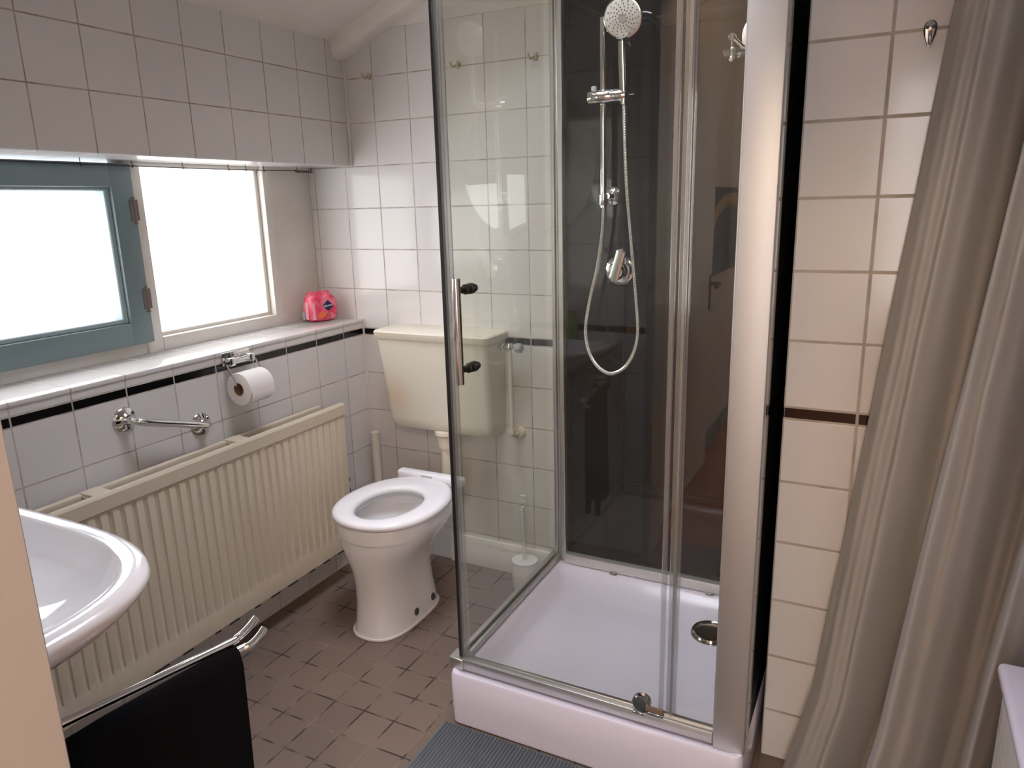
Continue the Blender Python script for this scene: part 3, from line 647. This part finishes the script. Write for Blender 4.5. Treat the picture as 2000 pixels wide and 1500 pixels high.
for k in range(9):
    a = math.radians(70-70*k/8); rings.append((RC.x+.0518*math.cos(a), RC.z+.0518*math.sin(a)))
rings += [(RC.x+.0520, RC.z-.012), (RC.x+.0515, RC.z-.025), (RC.x+.049, RC.z-.036)]
loft(b, [[Vector((x, RC.y+.003+(0 if k < 9 else .004*math.sin(k)), z)), Vector((x, RC.y+.096, z+(0 if k < 11 else .006))), Vector((x-.0008, RC.y+.096, z+(0 if k < 11 else .006))), Vector((x-.0008, RC.y+.003, z))] for k, (x, z) in enumerate(rings)]); obj('loose_sheet', b, paper, t)

# curtain wire over the window
t = thing('net_curtain_wire', 'thin dark curtain wire on screw hooks along the window head', 'curtain wire', (-.155, -.7, 1.495))
b = BM(); tube(b, smoothpath([(-.178, -1.6, 1.4985), (-.178, -.86, 1.4965), (-.176, -.52, 1.4955), (-.172, -.25, 1.4975), (-.155, -.12, 1.499)], 8), .0016, 8); obj('wire', b, black_steel, t)
b = BM(); pts = []
for k in range(60):
    a = k*.9; pts.append((-.150+.004*math.cos(a), -.135+k*.0014, 1.4965+.004*math.sin(a)))
tube(b, pts, .0014, 6); obj('coil_spring', b, black_steel, t)
for yy in (-.93, -.775, -.60, -.42, -.345, -.262, -.125, -.05):
    b = BM(); tube(b, [(-.176 if yy < -.2 else -.15, yy, 1.512), (-.176 if yy < -.2 else -.15, yy, 1.500)]+[((-.176 if yy < -.2 else -.15)+.004*math.sin(a), yy+.002, 1.496+.004*math.cos(a)) for a in (0.5, 1.5, 2.6, 3.6, 4.6)], .0013, 6); obj('screw_hook', b, black_steel, t)

# pink pack on the sill
def pack():
    cx, cy = -.125, -.095
    t = thing('sanitary_pad_pack', 'pink plastic pack of sanitary pads in the sill corner', 'pack', (cx, cy, ZS))
    rot = Matrix.Translation((cx, cy, ZS)) @ Matrix.Rotation(math.radians(66), 4, 'Z')
    W_, D_, H_ = .118, .074, .102
    b = BM(); bmesh.ops.create_grid(b, x_segments=1, y_segments=1, size=.1); b.clear()
    N_ = 14
    bmesh.ops.create_cube(b, size=1); bmesh.ops.subdivide_edges(b, edges=b.edges[:], cuts=9, use_grid_fill=True)
    for v_ in b.verts:
        c = v_.co*2; e = 5.0
        n_ = (abs(c.x)**e+abs(c.y)**e+abs(c.z)**e)**(1/e); c = c/n_ if n_ > 1 else c
        p = Vector((c.x*W_/2*(1-.10*max(0, c.z)), c.y*D_/2*(1-.12*max(0, c.z)), (c.z+1)*H_/2))
        p += Vector((0, 0, .004*noise.noise(Vector((c.x*3, c.y*3, c.z*3))) if c.z > -.8 else 0)); p.y += .003*noise.noise(Vector((c.x*4, c.z*4, 7.)))
        if c.z > .85: p.z += .006*math.exp(-((c.y-.2)/.25)**2)
        v_.co = rot @ p
    body = obj('film_wrap', b, pink, t)
    b = BM(); rings = []
    for k in range(13):
        x = -W_/2*.8+W_*.8*k/12; zz = H_+.006+.003*math.sin(k*1.9)
        rings.append([rot @ Vector((x, .004+.003*math.sin(k*2.2)+s1, zz-h1)) for s1, h1 in ((-.002, .012), (-.001, -.004), (.001, -.004), (.002, .012))])
    loft(b, rings); obj('crimped_seam', b, pink, t)
    def decal(name, pts, m_, off=.0012, face='front'):
        b = BM(); 
        def P(u, z, o): return rot @ (Vector((u, -D_/2*(1-.10*max(0, z/H_*2-1))-o-.0018, z)) if face == 'front' else Vector((-W_/2*(1-.08*max(0, z/H_*2-1))-o-.0018, u, z)))
        loft(b, [[P(u, z, off-.003) for u, z in pts], [P(u, z, off) for u, z in pts]]); return obj(name, b, m_, body)
    decal('blue_diamond', [(.014, .040), (.038, .058), (.016, .080), (-.008, .060)], navy_p, .0022)
    decal('orange_flower', [(-.028, .020), (-.012, .016), (.004, .022), (.006, .034), (-.010, .036), (-.026, .028)], orange_p, .0012)
    decal('pale_corner', [(.0, .006), (.022, .010), (.03, .028), (.016, .036), (.004, .02)], mat('magenta_print', (.62, .09, .16), .3), .0008)
    decal('painted_sheen', [(-.046, .012), (-.036, .010), (-.038, .076), (-.047, .072)], pinkl, .0012)  # pale strip painted on as a sheen of the film
    decal('side_panel', [(-.026, .012), (-.004, .012), (-.004, .078), (-.026, .074)], pinkl, .0010, 'left')
    decal('side_label', [(.006, .008), (.026, .010), (.024, .038), (.006, .036)], grey_p, .0012, 'left')
    fm = rot @ Matrix.Translation((.0145, -D_/2-.0046, .0605)) @ Matrix.Rotation(math.radians(90), 4, 'X') @ Matrix.Rotation(math.radians(8), 4, 'Z')
    text_mesh('logo_text', 'Libresse', .0115, white_p, fm, body)
    fm = rot @ Matrix.Translation((.026, -D_/2-.0035, .022)) @ Matrix.Rotation(math.radians(90), 4, 'X')
    text_mesh('number_print', '3', .026, pinkl, fm, body)
pack()

# ================================================================ WALL HOOKS
for i, (x, z, lb) in enumerate(((.112, 1.81, 'small beige wall hook nearest the window corner, high on the back wall'), (.474, 1.811, 'middle small beige wall hook seen through the left part of the shower glass'), (.757, 1.807, 'small beige wall hook high on the back wall nearest the shower corner post'))):
    t = thing('wall_hook', lb, 'hook', (x, 0, z), 'beige hooks on the back wall')
    b = BM(); box(b, x-.007, x+.007, -.004, 0, z-.010, z+.010, .002, 1); obj('base_plate', b, brass_d, t)
    for s_ in (-1, 1):
        b = BM(); tube(b, smoothpath([(x+s_*.003, -.003, z+.003), (x+s_*.008, -.018, z-.006), (x+s_*.012, -.026, z-.004), (x+s_*.014, -.030, z+.009)], 5), .0035, 8); obj('prong', b, brass_d, t)
HKX, HKZ = 1.829, 1.652
t = thing('chrome_hook', 'chrome teardrop hook with two screws on right tiled wall by curtain', 'hook', (HKX, -.58, HKZ))
b = BM(); rings = []
for z_, w_, d_ in ((.022, .003, .003), (.020, .007, .004), (.014, .0105, .005), (.006, .0115, .0055), (-.004, .010, .005), (-.016, .006, .004), (-.024, .003, .003)):
    rings.append([Vector((HKX+w_*math.cos(a), -.58-.0005-d_*(.5+.5*math.sin(a)), HKZ+z_)) for a in [2*math.pi*k/16 for k in range(16)]])
loft(b, rings); bp_ = obj('back_plate', b, chrome, t)
for s_ in (-1, 1):
    b = BM(); lathe(b, [(.0, .0068), (.0026, .0066), (.0034, .005), (.0034, .0)], (HKX+s_*.0052, -.580, HKZ+.009), (0, -1, 0), 14); obj('screw', b, mat('dark_screw', (.03, .02, .016), .4), bp_)
b = BM(); tube(b, smoothpath([(HKX, -.584, HKZ+.002), (HKX, -.592, HKZ-.010), (HKX, -.600, HKZ-.020), (HKX, -.612, HKZ-.020), (HKX, -.618, HKZ-.008)], 6), [.003]*24+[.004], 10) if False else tube(b, smoothpath([(HKX, -.584, HKZ+.002), (HKX, -.592, HKZ-.012), (HKX, -.600, HKZ-.022), (HKX, -.611, HKZ-.022), (HKX, -.617, HKZ-.010)], 6), .0032, 10); obj('prong', b, chrome, t)

# ================================================================ SINK, TOWEL RAIL, TOWEL, MIRROR (entry wall)
def sink():
    cx = .545; t = thing('wash_basin', 'white oval wall hung wash basin half hidden behind the door jamb', 'wash basin', (cx, YE, .70))
    def oval(hx, d, z, y0=YE+.002, n=40, e=3.3):
        out = [];  # half super-ellipse from the wall outwards
        for k in range(n+1):
            a = math.pi*k/n; c, s = math.cos(a), math.sin(a)
            out.append(Vector((cx+hx*math.copysign(abs(c)**(2/e), c), y0+d*abs(s)**(2/e), z)))
        return out
    b = BM()
    rings = [oval(*q) for q in ((.10, .12, .655), (.15, .17, .672), (.20, .23, .71), (.250, .275, .75), (.342, .306, .80), (.374, .321, .83), (.384, .326, .845), (.380, .322, .854), (.366, .312, .858), (.346, .298, .8575), (.341, .294, .852), (.318, .276, .81), (.20, .22, .76), (.10, .15, .742), (.02, .12, .738))]
    # inner part of the bowl starts off the wall
    for i in range(9, 15):
        for p in rings[i]: p.y = max(p.y, YE+.05)
    loft(b, rings, True, True); bs = obj('basin', b, ceramic2, t, ang=60)
    b = BM(); lathe(b, [(.0, .004), (.02, .003), (.026, 0)], (cx, YE+.14, .740)); obj('drain', b, chrome, bs)
    t2 = thing('basin_tap', 'chrome mixer tap on the back of the wash basin', 'tap', (cx, YE+.04, .86))
    b = BM(); lathe(b, [(.024, 0), (.022, .05), (.020, .07), (.0, .075)], (cx, YE+.032, .860)); tube(b, smoothpath([(cx, YE+.035, .91), (cx, YE+.09, .93), (cx, YE+.15, .925), (cx, YE+.155, .91)], 6), .010, 12); obj('body', b, chrome, t2)
    b = BM(); tube(b, [(cx, YE+.032, .935), (cx, YE+.06, .955), (cx, YE+.10, .965)], [.010, .008, .006], 10); obj('lever', b, chrome, t2)
    t3 = thing('soap_bottle', 'small green soap bottle standing on the wash basin rim', 'bottle', (cx+.20, YE+.035, .86))
    b = BM(); lathe(b, [(.022, 0), (.024, .004), (.024, .08), (.012, .10), (.009, .105)], (cx+.20, YE+.027, .8615)); obj('bottle_body', b, green_p, t3)
    b = BM(); lathe(b, [(.010, 0), (.010, .015), (.004, .017), (.004, .035)], (cx+.20, YE+.027, .9655)); tube(b, [(cx+.20, YE+.027, .998), (cx+.20, YE+.06, .996)], .004, 8); obj('pump', b, whitep, t3)
sink()
t = thing('round_mirror', 'round frameless wall mirror above the wash basin', 'mirror', (.56, YE, 1.497))
b = BM(); lathe(b, [(.272, 0), (.275, .001), (.275, .005), (.270, .006)], (.56, YE+.002, 1.497), (0, 1, 0), 72); obj('glass_disc', b, mirror_m, t)

t = thing('towel_rail', 'chrome two arm towel rail reaching from wall below the wash basin', 'towel rail', (.87, YE, .715))
UP = [(.827, YE+.01, .698), (.857, -1.775, .700), (.921, -1.563, .706), (.9275, -1.535, .708), (.929, -1.515, .7125), (.928, -1.494, .720)]
LO = [(.878, YE+.01, .690), (.892, -1.796, .690), (.930, -1.555, .690), (.9395, -1.527, .691), (.942, -1.509, .6955), (.941, -1.491, .703)]
for p in (UP, LO):
    b = BM(); tube(b, smoothpath(p, 6), .0062, 16); obj('arm', b, chrome, t)
b = BM(); box(b, .810, .90, YE+.001, YE+.022, .668, .722, .004, 2); obj('wall_mount', b, chrome, t)
# towel folded over the nearer arm
def towel():
    t = thing('hand_towel', 'black terry towel folded over the nearer arm of the towel rail', 'towel', (.91, -1.66, .69))
    ya, yb = -1.805, -1.545; n = 30; rings = []
    b = BM()
    for k in range(n+1):
        f = k/n; y = ya+(yb-ya)*f
        xc = .892+(.930-.892)*(y+1.796)/(.241)
        wob = .004*math.sin(f*9)+.002*math.sin(f*23); edge = min(1, (1-f)*9+.25)
        sag = .004*max(0, .25-f)/.25
        prof = [(-.019+wob*1.5, .28), (-.018+wob, .42), (-.016, .56), (-.0155, .64), (-.0145, .675), (-.010, .6965), (-.004, .703), (.004, .703), (.010, .6965), (.0150, .675), (.0165, .64), (.019+wob*.5, .56), (.022+wob, .42), (.024+wob*1.6, .28)]
        out = [Vector((xc+dx, y-.050*max(0, .68-z)*f*f, z-(sag if z > .6 else 0)-(.004*(1-edge) if z > .66 else 0))) for dx, z in prof]
        inn = [p+Vector((.007 if i < 5 else (-.007 if i > 8 else 0), 0, -.0065 if 4 < i < 9 else 0)) for i, p in enumerate(out)]
        rings.append(out+list(reversed(inn)))
    loft(b, rings); obj('terry_cloth', b, towel_m, t, ang=80)
towel()

t = thing('pedal_bin', 'small dark pedal bin on the floor below the wash basin', 'bin', (.42, -1.76, 0))
b = BM(); lathe(b, [(.085, 0), (.088, .005), (.09, .24), (.086, .25)], (.42, -1.76, 0)); obj('bin_body', b, mat('bin_steel', (.12, .12, .12), .35, .8), t)
b = BM(); lathe(b, [(.09, .25), (.09, .262), (.06, .285), (.0, .29)], (.42, -1.76, 0)); obj('lid', b, black_p, t)

# ================================================================ BATH MAT
t = thing('bath_mat', 'grey ribbed bath mat on the floor in front of the shower', 'bath mat', (1.1, -1.08, 0))
b = BM(); x0, x1, y0, y1 = .835, 1.46, -1.34, -.822; p = .0094; x = x0; row = []
cols = []
while x < x1:
    for k in range(6):
        f = k/6; cols.append((x+p*f, .0025+.0085*abs(math.sin(math.pi*f))**.7))
    x += p
loft(b, [[Vector((cx, y, 0.0005)) for cx, z in cols]+[] for y in (y0,)]+[[Vector((cx, y, z)) for cx, z in cols] for y in (y0+.002, y1-.002)]+[[Vector((cx, y, .0005)) for cx, z in cols] for y in (y1,)], False, False, closed=False)
rb = obj('ribbed_pile', b, mat_m, t, ang=180)
b = BM(); box(b, x0-.006, x1+.006, y0-.004, y1+.004, 0, .004, .001, 1); obj('backing', b, mat('mat_edge', (.15, .155, .145), .85), t)

# ================================================================ CURTAIN, LEDGE
def curtain():
    t = thing('fabric_curtain', 'long taupe curtain hanging in folds against right tiled wall', 'curtain', (1.95, -.66, 0))
    FP_ = [(-.1, -.02), (0, 0), (.10, .026), (.25, .020), (.37, -.048), (.455, .042), (.555, .046), (.66, .0), (.74, -.042), (.82, .015), (.885, .046), (1, -.01), (1.1, -.04)]
    def fold(u):
        for (a0, d0), (a1, d1), (a2, d2), (a3, d3) in zip(FP_, FP_[1:], FP_[2:], FP_[3:]):
            if a1 <= u <= a2:
                t_ = (u-a1)/(a2-a1); m1 = (d2-d0)/(a2-a0)*(a2-a1); m2 = (d3-d1)/(a3-a1)*(a2-a1)
                return (2*t_**3-3*t_**2+1)*d1+(t_**3-2*t_**2+t_)*m1+(-2*t_**3+3*t_**2)*d2+(t_**3-t_**2)*m2
        return 0
    b = BM(); nu, nv = 170, 60; rows = []
    for j in range(nv+1):
        v = j/nv; z = .012+2.14*v
        low = (1-v)
        row = []
        for i in range(nu+1):
            u = i/nu
            x = (1.715+.37*u)*(1-v)+(1.918+.34*u)*v; y = -.606-.15*u*(1-v)-.12*u*v
            x -= .03*max(0, .12-v)/.12*(1-u)
            ph = u*3.5*2*math.pi
            uu = min(1, max(0, u+.02*math.sin(v*4.2+1)*math.sin(math.pi*u)))
            d = (.95+.45*low)*fold(uu)+(.004+.003*low)*math.sin(ph*2.3+2+1.6*v)*min(1, u*6)+.004*math.sin(ph*4.1+v*2.5)*min(1, u*6)
            d += .006*noise.noise(Vector((u*9, v*7, 2.)))+.004*noise.noise(Vector((u*25, v*16, 5.)))*low
            n_ = Vector((-.45, -.89, 0))
            sh = 0
            row.append(b.verts.new((x+n_.x*(d+.028)+sh, y+n_.y*(d+.028), z+.006*math.sin(u*13)*low)))
        rows.append(row)
    for r0, r1 in zip(rows, rows[1:]):
        for i in range(nu): b.faces.new((r0[i], r0[i+1], r1[i+1], r1[i]))
    o = obj('cloth', b, curt_m, t, ang=180)
    s = o.modifiers.new('thickness', 'SOLIDIFY'); s.thickness = .0012
    b = BM(); tube(b, [(1.86, -.655, 2.155), (2.33, -.78, 2.155)], .011, 14); obj('curtain_rod', b, chrome, t)
curtain()
t = thing('tiled_ledge', 'low white tiled ledge with rounded white edge right of the curtain', 'ledge', (2.18, -1.3, 0))
b = BM(); box(b, 2.043, 2.328, YE+.002, -.868, 0, .535); obj('tiled_side', b, M_tile_pink, t)
b = BM(); box(b, 2.030, 2.328, YE+.002, -.855, .533, .560, .011, 4); obj('rounded_cap', b, acrylic, t)
